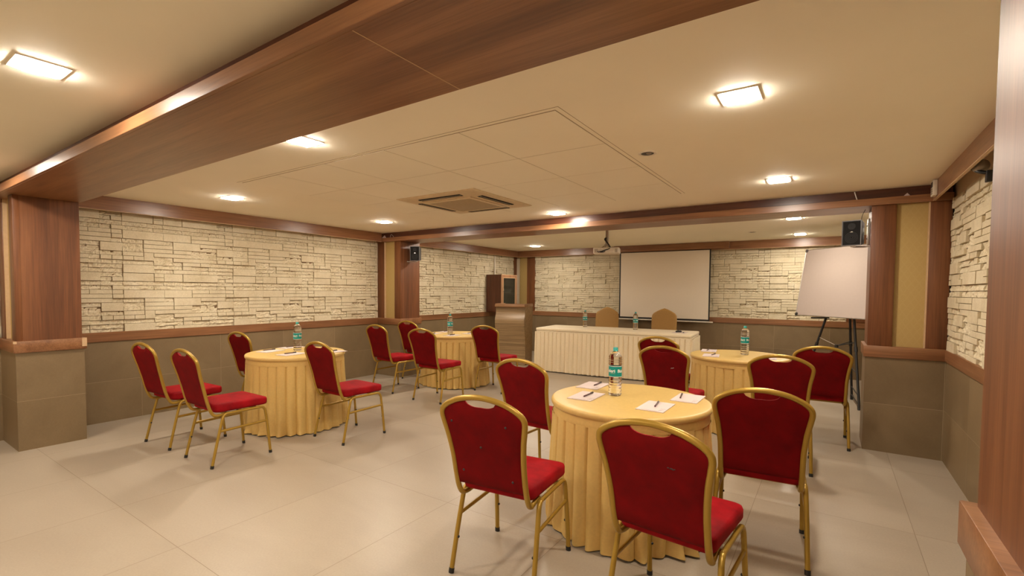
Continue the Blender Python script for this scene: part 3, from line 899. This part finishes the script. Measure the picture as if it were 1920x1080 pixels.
PADS = [  # x, y, rot, pen x, pen y, pen rot, where
 (5.044, -2.617, 2, 5.048, -2.605, 0, 'left of the bottle, nearer one, on ' + FT),
 (4.938, -2.283, 2, 4.954, -2.245, 2, 'left of the bottle, farther one, on ' + FT),
 (5.486, -2.634, 0, 5.482, -2.608, 8, 'nearest the camera in the middle of ' + FT),
 (5.586, -2.304, 0, 5.542, -2.300, 10, 'at the right edge of ' + FT),
 (5.280, -.080, 8, 5.292, -.030, -4, 'nearer left one on ' + RR),
 (5.175, .330, 8, 5.160, .345, 2, 'farther left one on ' + RR),
 (5.790, .060, 6, 5.800, .090, 4, 'glimpsed through a chair handle on ' + RR),
 (1.400, -2.610, 14, 1.328, -2.592, 0, 'at the left side of ' + LTb),
 (1.790, -2.615, 6, 1.750, -2.609, 4, 'before the bottle on ' + LTb),
 (1.270, -2.300, 4, 1.246, -2.290, 4, 'at the back left of ' + LTb),
 (1.960, -2.250, 4, 1.930, -2.250, 6, 'partly behind the right chair on ' + LTb),
 (1.330, -.060, 10, 1.325, -.080, 10, 'behind the front chair on ' + BL),
 (1.720, -.080, 4, 1.705, -.070, 10, 'before the bottle on ' + BL),
 (1.240, .330, 4, 1.230, .335, 4, 'at the back left of ' + BL),
 (1.720, .330, 4, 1.700, .340, 14, 'at the right side of ' + BL)]
for i, (x, y, r, px, py, pr_, wh) in enumerate(PADS):
    p = pad0 if i == 0 else dup(pad0); q = pen0 if i == 0 else dup(pen0)
    p.location = (x, y, .756); p.rotation_euler = (0, 0, math.radians(r)); p['label'] = 'white printed notepad ' + wh
    q.location = (px, py, .7611); q.rotation_euler = (0, 0, math.radians(pr_)); q['label'] = 'dark pen on the notepad ' + wh

# things on the head table
t = thing('remote_control', 'small rounded black handheld device near the right end of the head table', 'device', (4.275, 2.50, HZ + .0035), math.radians(40))
bm = bmesh.new(); rbox(bm, 0, 0, 0, .022, .10, .05, .022, .007, 5, .006); obj('shell', bm, BLACK, t, auto=60)
bm = bmesh.new(); bmesh.ops.create_uvsphere(bm, u_segments=14, v_segments=8, radius=.012, matrix=Matrix.Translation((-.01, 0, .026)) @ Matrix.Diagonal((1, 1, .6, 1))); obj('button', bm, PEND, t, True)
box('notepad', 4.20, 4.40, 2.36, 2.62, HZ, HZ + .003, PAPER)
tag(bpy.data.objects['notepad'] if False else [o for o in bpy.data.objects if o.name.startswith('notepad') and o.type == 'MESH'][0], 'white sheets of paper under the black device on the head table', 'paper')
t = thing('small_adapter', 'tiny black piece lying right of the black device on the head table', 'adapter', (4.37, 2.42, HZ + .0035), .4)
bm = bmesh.new(); tube(bm, [(-.012, 0, .005), (.012, 0, .005)], .005, .005, 10, (0, 0, 1)); obj('shell', bm, BLACK, t)
bm = bmesh.new(); bx(bm, -.008, .012, -.001, .001, .0098, .0112); obj('clip', bm, BLACK, t)

# ================================================================== GOLD COVERED CHAIRS
def make_cover_chair():
    t = thing('covered_chair', 'x', 'chair', (0, 0, 0), 0, 'gold covered chairs behind the head table')
    # local: faces -y, backrest plane at y = 0
    def w(z): 
        T = [(0, .235), (.45, .225), (.9, .232), (.98, .225), (1.02, .195), (1.06, .13), (1.10, .045), (1.112, .0)]
        for (a, b), (c, d) in zip(T, T[1:]):
            if z <= c: return b + (d - b) * (z - a) / (c - a)
        return 0
    bm = bmesh.new(); rows = []
    zs = [.02 + i * .06 for i in range(15)] + [.91, .94, .965, .985, 1.0, 1.02, 1.04, 1.06, 1.08, 1.095, 1.105, 1.111]
    for z in zs:
        hw = max(w(z), .004); row = []
        n = 24
        for k in range(n):
            a = 2 * PI * k / n
            cx = math.copysign(abs(math.cos(a)) ** .35, math.cos(a)); cy = math.copysign(abs(math.sin(a)) ** .8, math.sin(a))
            th = .026 if z < 1.08 else .026 * max(.3, (1.12 - z) / .04)
            row.append(bm.verts.new((hw * cx, th * cy + .09 * max(0, z - .45), z)))
        rows.append(row)
    for a, b_ in zip(rows, rows[1:]):
        for k in range(24): bm.faces.new((a[k], a[(k + 1) % 24], b_[(k + 1) % 24], b_[k]))
    bm.faces.new(rows[0][::-1]); bm.faces.new(rows[-1])
    obj('backrest_cover', bm, GOLDF, t, auto=60)
    bm = bmesh.new(); rbox(bm, 0, -.235, .44, .50, .46, .44, .05, .02, 5, .01); obj('seat_cover', bm, GOLDF, t, auto=60)
    bm = skirt(rectpath(.45, .44, .05)[0], rectpath(.45, .44, .05)[1], .01, .46, .15, .002, .006, .006, 8, 8, 5, .004)
    for v in bm.verts: v.co.x -= .225; v.co.y -= .455
    obj('skirt_cover', bm, GOLDF, t, auto=70)
    return t
cc = make_cover_chair()
cc.location = (2.648, 3.43, 0); cc.rotation_euler = (0, 0, .12); cc['label'] = 'gold fabric covered chair left behind the head table'
c2 = dup(cc); c2.location = (3.74, 3.50, 0); c2.rotation_euler = (0, 0, .05); c2['label'] = 'gold fabric covered chair right behind the head table, before the screen'

# ================================================================== LECTERN
LX, LY, LA = .939, 2.059, .23
t = thing('lectern', 'grey brown wood grain lectern with wavy front standing by the head table', 'lectern', (LX, LY, 0), LA)
w_, d_, h_ = .598, .492, 1.168
def extr_profile(prof, x0, x1):
    bm = bmesh.new()
    a = [bm.verts.new((x0, y, z)) for y, z in prof]; b_ = [bm.verts.new((x1, y, z)) for y, z in prof]
    n = len(prof)
    for k in range(n): bm.faces.new((a[k], a[(k + 1) % n], b_[(k + 1) % n], b_[k]))
    bm.faces.new(a[::-1]); bm.faces.new(b_)
    return bm
fp = [(.052, 0), (.050, .15), (.047, .35)]
for k in range(9):
    q = k / 8; fp.append((.047 - .062 * (.5 - .5 * math.cos(PI * q)), .35 + .50 * q))
for k in range(1, 9):
    q = k / 8; fp.append((-.015 + .050 * (.5 - .5 * math.cos(PI * q)), .85 + .15 * q))
fp += [(.035, 1.0), (.035, 1.105)]
profile = fp + [(.09, 1.105), (.09, 0)]
obj('front_panel', extr_profile(profile, .02, w_ - .02), LECT, t, auto=40)
side = [(y + .004, z) for y, z in fp] + [(d_, 1.105), (d_ - .03, 0)]
for x0, x1 in ((.0, .02), (w_ - .02, w_)): obj('side_panel', extr_profile(side, x0, x1), LECT, t)
box('top_board', -.004, w_ + .004, -.012, d_ + .01, 1.106, 1.15, LECTT, t, .003)
bm = bmesh.new()
bx(bm, .0, .018, .0, d_, 1.1505, h_); bx(bm, w_ - .018, w_, .0, d_, 1.1505, h_); bx(bm, .018, w_ - .018, .0, .018, 1.1505, h_)
obj('raised_edge', bm, LECTT, t)
box('plinth_joint', .021, w_ - .021, .0435, .06, .398, .401, DARKIN, t)
box('inner_shelf', .02, w_ - .02, .10, d_ - .04, .70, .718, LECT, t)

# ================================================================== WALL CABINET with glass door
cab = thing('wall_cabinet', 'dark wooden wall cabinet with glass door above the lectern', 'cabinet', (0, 0, 0))
X0, X1, Y0, Y1, Z0, Z1 = .016, .42, 3.00, 3.60, .955, 1.765
bm = bmesh.new()
bx(bm, X0, X1 - .02, Y0, Y0 + .018, Z0, Z1); bx(bm, X0, X1 - .02, Y1 - .018, Y1, Z0, Z1); bx(bm, X0, X1 - .02, Y0 + .018, Y1 - .018, Z0, Z0 + .018)
bx(bm, X0, X1 - .02, Y0 + .018, Y1 - .018, Z1 - .018, Z1); bx(bm, X0, X0 + .01, Y0 + .018, Y1 - .018, Z0 + .018, Z1 - .018)
obj('body', bm, CABZ, cab)
box('shelf', X0 + .01, X1 - .04, Y0 + .018, Y1 - .018, 1.36, 1.378, CABZ, cab)
dr = bpy.data.objects.new('door', None)
bm = bmesh.new(); fwid = .075
for a in ((Y0 + .004, Y0 + fwid, Z0 + .004, Z1 - .004), (Y1 - fwid, Y1 - .004, Z0 + .004, Z1 - .004), (Y0 + fwid, Y1 - fwid, Z0 + .004, Z0 + fwid), (Y0 + fwid, Y1 - fwid, Z1 - fwid, Z1 - .004)):
    bx(bm, X1 - .019, X1, *a)
door = obj('door', bm, wood('cabinet_door_laminate', 2, (.22, .09, .04), (.3, .14, .065), (.38, .2, .1), .35, 'object', 14), cab)
bpy.data.objects.remove(dr)
box('glass', X1 - .012, X1 - .008, Y0 + fwid, Y1 - fwid, Z0 + fwid, Z1 - fwid, GLASS, door)
bm = bmesh.new()
for (ya, yb, za, zb, e) in ((Y0, Y1, Z0, Z1, .010), (Y0 + fwid - .012, Y1 - fwid + .012, Z0 + fwid - .012, Z1 - fwid + .012, .012)):
    for a in ((ya, ya + e, za, zb), (yb - e, yb, za, zb), (ya + e, yb - e, za, za + e), (ya + e, yb - e, zb - e, zb)): bx(bm, X1, X1 + .003, *a)
obj('pale_edging', bm, EDGE, door)
bm = bmesh.new(); tube(bm, catmull([(X1 + .004, 3.045, 1.48), (X1 + .028, 3.04, 1.46), (X1 + .030, 3.04, 1.41), (X1 + .004, 3.045, 1.385)], 4), .005, .005, 8, (0, 1, 0)); obj('handle', bm, CHROME, door, auto=60)
# amplifier seen behind the glass
t = thing('amplifier', 'dark audio unit with small knobs behind the cabinet glass', 'audio unit', (.20, 3.30, 1.3785))
box('case', -.14, .13, -.20, .20, .004, .15, BLACK, t, .004)
for k in range(5):
    bm = bmesh.new(); tube(bm, [(.13, -.15 + k * .07, .085), (.148, -.15 + k * .07, .085)], .014, .014, 14); obj('knob', bm, CHROME, t, auto=50)
bm = bmesh.new()
for y in (-.18, .16): bx(bm, -.1, .1, y, y + .02, 0, .004)
obj('feet', bm, BLACK, t)
# white conduit running down to the cabinet
o = box('conduit', .010, .034, 3.28, 3.305, Z1 + .001, ZB + .03, WHITEP, None, .003); tag(o, 'thin white cable conduit on the stone wall above the cabinet', 'conduit')

# ================================================================== PROJECTION SCREEN
t = thing('projection_screen', 'pull down projection screen with black border on the back wall', 'projection screen', (0, 4.06, 0))
SY = 0
box('fabric', 2.683, 4.404, -.002, .0, .905, 2.205, SCREEN, t)
bm = bmesh.new()
bx(bm, 2.657, 2.683, -.0025, .0005, .870, 2.215); bx(bm, 4.404, 4.428, -.0025, .0005, .870, 2.215); bx(bm, 2.683, 4.404, -.0025, .0005, .870, .905); bx(bm, 2.683, 4.404, -.0025, .0005, 2.205, 2.215)
obj('black_border', bm, BLACK, t)
bm = bmesh.new(); tube(bm, [(2.635, -.001, .857), (4.485, -.001, .857)], .013, .013, 14); obj('bottom_bar', bm, WHITEP, t, auto=50)
bm = bmesh.new(); tube(bm, [(2.64, -.001, 2.26), (4.47, -.001, 2.26)], .032, .032, 20); obj('roller_case', bm, WHITEP, t, auto=50)
t = thing('screen_pelmet', 'walnut pelmet board covering the projection screen roller', 'pelmet', (0, 0, 0))
yy = YB - CR - .018
box('front_board', 2.55, 4.745, yy - .075, yy - .057, 2.228, H - .002, WOODX, t, .001, 1)
box('top_ledge', 2.55, 4.745, yy - .095, yy - .0755, 2.222, 2.268, WOODX, t, .001, 1)
for x in (2.55, 4.727): box('end_board', x, x + .018, yy - .057, yy - .001, 2.228, H - .002, WOODX, t)

# ================================================================== PROJECTOR
t = thing('projector', 'white ceiling projector with tangled black cables hanging before the screen', 'projector', (3.60, 1.12, 0), math.radians(18))
Z = 1.955
bm = bmesh.new(); rbox(bm, 0, 0, Z, Z + .085, .37, .26, .03, .012, 4); body = obj('housing', bm, WHITEP, t, auto=50)
bm = bmesh.new()
for k in range(5): bx(bm, .12, .155, -.1312, -.129, Z + .02 + k * .011, Z + .025 + k * .011)
for k in range(4): bx(bm, -.16, -.115, -.1312, -.129, Z + .025 + k * .011, Z + .029 + k * .011)
obj('vent_slots', bm, TUBEG, body)
bm = bmesh.new(); tube(bm, [(-.09, .128, Z + .042), (-.09, .150, Z + .042)], .030, .030, 20); obj('lens', bm, BLACK, body, auto=50)
bm = bmesh.new(); tube(bm, [(0, 0, Z + .13), (0, 0, H)], .0225, .0225, 16, (0, 1, 0)); obj('ceiling_pole', bm, TUBEG, t, auto=50)
bm = bmesh.new()
for a in (0, PI / 2, PI, 1.5 * PI): tube(bm, [(0, 0, Z + .14), (.09 * math.cos(a + .6), .09 * math.sin(a + .6), Z + .084)], .006, .006, 8)
lathe(bm, [(0, Z + .12), (.035, Z + .12), (.035, Z + .14), (0, Z + .14)], 20)
obj('mount_bracket', bm, TUBEG, t)
bm = bmesh.new(); lathe(bm, [(0, H - .012), (.055, H - .012), (.055, H + .001), (0, H + .001)], 24); obj('ceiling_flange', bm, TUBEG, t, auto=50)
rnd = random.Random(5)
for k in range(4):
    bm = bmesh.new(); o_ = rnd.uniform(-.01, .01)
    tube(bm, catmull([(.006 * k - .022, -.028, H - .16), (-.03 + .006 * k, -.036, Z + .20), (.03 + o_, -.05, Z + .12), (.04 + o_, -.13, Z + .07), (-.02 - .02 * k, -.150, Z + .045 - .008 * k), (-.10 + .02 * k, -.150, Z + .018), (-.12 + .035 * k, -.132, Z + .030)], 5), .0055, .0055, 8)
    obj('cable', bm, BLACK, t, auto=60)

# ================================================================== SPEAKERS
def speaker(loc, rz, label, bracket):
    t = thing('wall_speaker', label, 'speaker', loc, rz)
    w2, hh, dd = .078, .235, .145
    bm = bmesh.new(); vs, _ = bx(bm, -w2, w2, 0, dd, 0, hh)
    for v in vs:
        if v.co.y > .1: v.co.x *= .8; v.co.z = .02 + v.co.z * .85
    bmesh.ops.bevel(bm, geom=bm.edges[:], offset=.005, segments=2, affect='EDGES'); cab_ = obj('cabinet', bm, BLACK, t, auto=35)
    box('grille', -w2 + .010, w2 - .010, -.003, .002, .010, hh - .010, BLACKG, t)
    bm = bmesh.new()
    for a in ((-w2, -w2 + .006, 0, hh), (w2 - .006, w2, 0, hh), (-w2 + .006, w2 - .006, 0, .006), (-w2 + .006, w2 - .006, hh - .006, hh)): bx(bm, a[0], a[1], -.006, .0, a[2], a[3])
    obj('rim', bm, TUBEG if False else plainrim, t)
    for nm, z, r in (('woofer', .075, .052), ('tweeter', .180, .030)):
        bm = bmesh.new()
        for k in range(5):
            rr = r * (1 - k * .19); 
            lathe(bm, [(rr, 0), (rr - .0016, .0016), (rr - .0032, 0)], 32)
        for v in bm.verts: v.co = Vector((v.co.x, -.0035 - v.co.z, v.co.y + z))
        obj(nm, bm, BLACK, t, True)
    bm = bmesh.new(); bx(bm, -.012, .012, -.0045, -.003, .124, .128); bx(bm, -.004, .008, -.0045, -.003, .1285, .132); obj('badge', bm, CHROME, t)
    bm = bmesh.new()
    bx(bm, -.02, .02, .04, .08, -.010, -.0005); tube(bm, [(0, .06, -.008), (bracket[0] * .6, .06 + bracket[1] * .6, -.012), (bracket[0], .06 + bracket[1], -.008)], .008, .008, 8)
    obj('bracket', bm, ALU, t)
    return t
plainrim = plain('dark_grey_rim', (.10, .085, .08), .4)
speaker((.70, .17, 1.885), math.radians(28), 'black speaker on the far left column', (-.15, .0))
speaker((6.447, .13, 1.863), math.radians(-17), 'black speaker with visible cones on the right column above the whiteboard', (.13, .0))
# mounting rail on the right column, cable above it
t = thing('speaker_mounting_rail', 'pale metal rail fixed beside the right hand speaker', 'bracket', (W - D + .012, .20, 1.87))
box('rail_plate', -.018, -.001, 0, .10, 0, .245, ALU, t, .002)
for z in (.06, .18):
    bm = bmesh.new(); tube(bm, [(-.024, .03, z), (-.018, .03, z)], .006, .006, 10); obj('screw', bm, BLACK, t)
bm = bmesh.new(); tube(bm, catmull([(6.520, .2, 2.10), (6.527, .21, 2.15), (6.548, .20, 2.20)], 4), .0022, .0022, 6); o = obj('speaker_cable', bm, BLACK, None); tag(o, 'thin black cable rising from the right hand speaker to the beam', 'cable')

# ================================================================== WHITEBOARD ON EASEL
wb_t = thing('whiteboard', 'white board with aluminium frame leaning on the black easel', 'whiteboard', (5.894, 2.42, 1.105), 0)
phi, tau = math.radians(-43.667), math.radians(9.222)
e = Vector((math.cos(phi), math.sin(phi), 0)); nb = Vector((-math.sin(phi), math.cos(phi), 0)); u = Vector((0, 0, 1)) * math.cos(tau) + nb * math.sin(tau)
nrm = e.cross(u)
mw = Matrix((e, u, nrm)).transposed().to_4x4(); mw.translation = Vector((5.894, 2.42, 1.105)); wb_t.matrix_world = mw
BW, BH = 1.25, .93
bm = bmesh.new(); bx(bm, .008, BW - .008, .008, BH - .008, -.004, .004); obj('writing_surface', bm, WHITEM, wb_t)
bm = bmesh.new()
tube(bm, [(.006, .03, 0), (.006, BH - .03, 0)], .006, .009, 8, (0, 0, 1)); tube(bm, [(BW - .006, .03, 0), (BW - .006, BH - .03, 0)], .006, .009, 8, (0, 0, 1))
tube(bm, [(.03, .006, 0), (BW - .03, .006, 0)], .006, .009, 8, (0, 0, 1)); tube(bm, [(.03, BH - .006, 0), (BW - .03, BH - .006, 0)], .006, .009, 8, (0, 0, 1))
obj('frame', bm, ALU, wb_t, auto=50)
for x, y in ((.018, .018), (BW - .018, .018), (.018, BH - .018), (BW - .018, BH - .018)):
    bm = bmesh.new(); rbox(bm, x, y, -.012, .010, .045, .045, .016, .004, 4); obj('corner_cap', bm, plainrim if y > .5 else BLACK if x < .1 else plainrim, wb_t, auto=50)
t = thing('easel', 'black metal tripod easel holding the whiteboard behind the right column', 'easel', (6.38, 2.2, 0))
def EP(x, y, z): return (x - 6.38, y - 2.2, z)
apex = (6.47, 2.27, 1.62)
feet = {'a': ((6.625, 1.755, .012), (6.556, 2.10, 1.09)), 'b': ((6.57, 2.42, .012), (6.520, 2.36, 1.09)), 'c': ((5.965, 2.33, .012), (6.256, 2.30, 1.09))}
for k, (f0, m0) in feet.items():
    bm = bmesh.new(); tube(bm, [EP(*f0), EP(*m0), EP(*apex)], .0145, .0145, 10, (0, 1, 0)); lg = obj('leg', bm, BLACK, t, auto=50)
    p = Vector(EP(*f0)); q = Vector(EP(*m0)); d = (q - p).normalized()
    bm = bmesh.new(); tube(bm, [p - Vector((0, 0, .012)), p + d * .05], .018, .018, 10, (0, 1, 0)); obj('foot', bm, BLACK, lg)
    bm = bmesh.new(); c = p + d * .74; tube(bm, [c - d * .03, c + d * .03], .020, .020, 10, (0, 1, 0)); obj('clamp', bm, BLACK, lg)
hub = EP(6.381, 2.2, .728)
def on(k, z):
    f0, m0 = feet[k]; q = (z - f0[2]) / (m0[2] - f0[2]); return EP(*[a + (b - a) * q for a, b in zip(f0, m0)])
for k, z in (('c', .82), ('a', .80), ('b', .78)):
    bm = bmesh.new(); tube(bm, [hub, on(k, z)], .008, .006, 8, (0, 0, 1)); obj('spreader', bm, TUBEG if k == 'c' else BLACK, t)
bm = bmesh.new(); lathe(bm, [(0, .705), (.022, .705), (.022, .745), (0, .745)], 16, hub[0], hub[1]); obj('hub', bm, BLACK, t)
for z in (.42, .16, .05):
    bm = bmesh.new(); tube(bm, [on('a', z), on('b', z + .02)], .007, .007, 8, (0, 0, 1)); obj('cross_bar', bm, BLACK, t)
bm = bmesh.new(); p = Vector(on('c', 1.088)); tube(bm, [p + Vector((.03, .0, 0)), p - nb * .235 + Vector((0.0, 0, 0))], .012, .010, 8, (0, 0, 1)); obj('board_rest', bm, BLACK, t)

# ================================================================== RIGHT WALL SMALL THINGS
t = thing('control_box', 'small white remote control holder high beside the right column', 'control box', (W - CR - .019, -.24, 2.215))
box('case', -.030, 0, 0, .10, 0, .125, WHITEP, t, .004)
bm = bmesh.new(); bx(bm, -.0315, -.030, .015, .085, .070, .112); obj('display', bm, BLACK, t)
bm = bmesh.new()
for r in range(3):
    for q in range(2): bx(bm, -.0318, -.030, .02 + q * .034, .046 + q * .034, .012 + r * .018, .024 + r * .018)
obj('keys', bm, TUBEG, t)
t = thing('wall_bracket', 'dark curved metal fitting under the right wall crown board', 'bracket', (W - .02, -1.26, 2.13))
bm = bmesh.new(); tube(bm, catmull([(0, 0, .03), (-.05, .02, .05), (-.075, .08, .085), (-.06, .16, .10)], 5), .012, .012, 10, (0, 0, 1)); obj('arm', bm, BLACK, t, auto=60)
bm = bmesh.new(); bmesh.ops.create_uvsphere(bm, u_segments=20, v_segments=12, radius=.048, matrix=Matrix.Translation((-.045, .05, .09)) @ Matrix.Diagonal((.9, 1, .9, 1))); obj('dome', bm, TUBEG, t, True)
box('base_plate', -.03, 0, -.02, .02, -.02, .05, BLACK, t, .003)
# folded paper and wires lying on the far beam's ledge
t = thing('paper_scrap', 'small folded pale paper scrap on the beam ledge at the left corner', 'paper', (.10, .002, ZB + .068))
bm = bmesh.new(); v = [bm.verts.new(p) for p in ((0, 0, 0), (.12, 0, 0), (.075, .004, .048), (.06, .02, .0))]; bm.faces.new((v[0], v[1], v[2])); bm.faces.new((v[0], v[2], v[3])); bm.faces.new((v[1], v[3], v[2])); bm.faces.new((v[0], v[3], v[1])); obj('folded_sheet', bm, PAPER, t)
t = thing('paper_scrap', 'tiny pale paper scrap on the beam ledge above the right column', 'paper', (6.80, .002, ZB + .068))
bm = bmesh.new(); v = [bm.verts.new(p) for p in ((0, 0, 0), (.05, 0, 0), (.028, .003, .028), (.02, .02, .0))]; bm.faces.new((v[0], v[1], v[2])); bm.faces.new((v[0], v[2], v[3])); bm.faces.new((v[1], v[3], v[2])); bm.faces.new((v[0], v[3], v[1])); obj('folded_sheet', bm, PAPER, t)
bm = bmesh.new(); tube(bm, catmull([(.30, .01, ZB + .069), (.32, .012, ZB + .12), (.36, .012, ZB + .10), (.385, .012, ZB + .069)], 4), .0018, .0018, 6); o = obj('loose_wire', bm, THREADM, None); tag(o, 'short bent pale wire on the beam ledge by the left corner', 'wire')
bm = bmesh.new(); tube(bm, [(6.475, -.001, ZB + .069), (6.455, .02, H - .006)], .004, .004, 8); o = obj('loose_wire', bm, THREADM, None); tag(o, 'pale straight wire between beam ledge and ceiling left of the right column', 'wire')
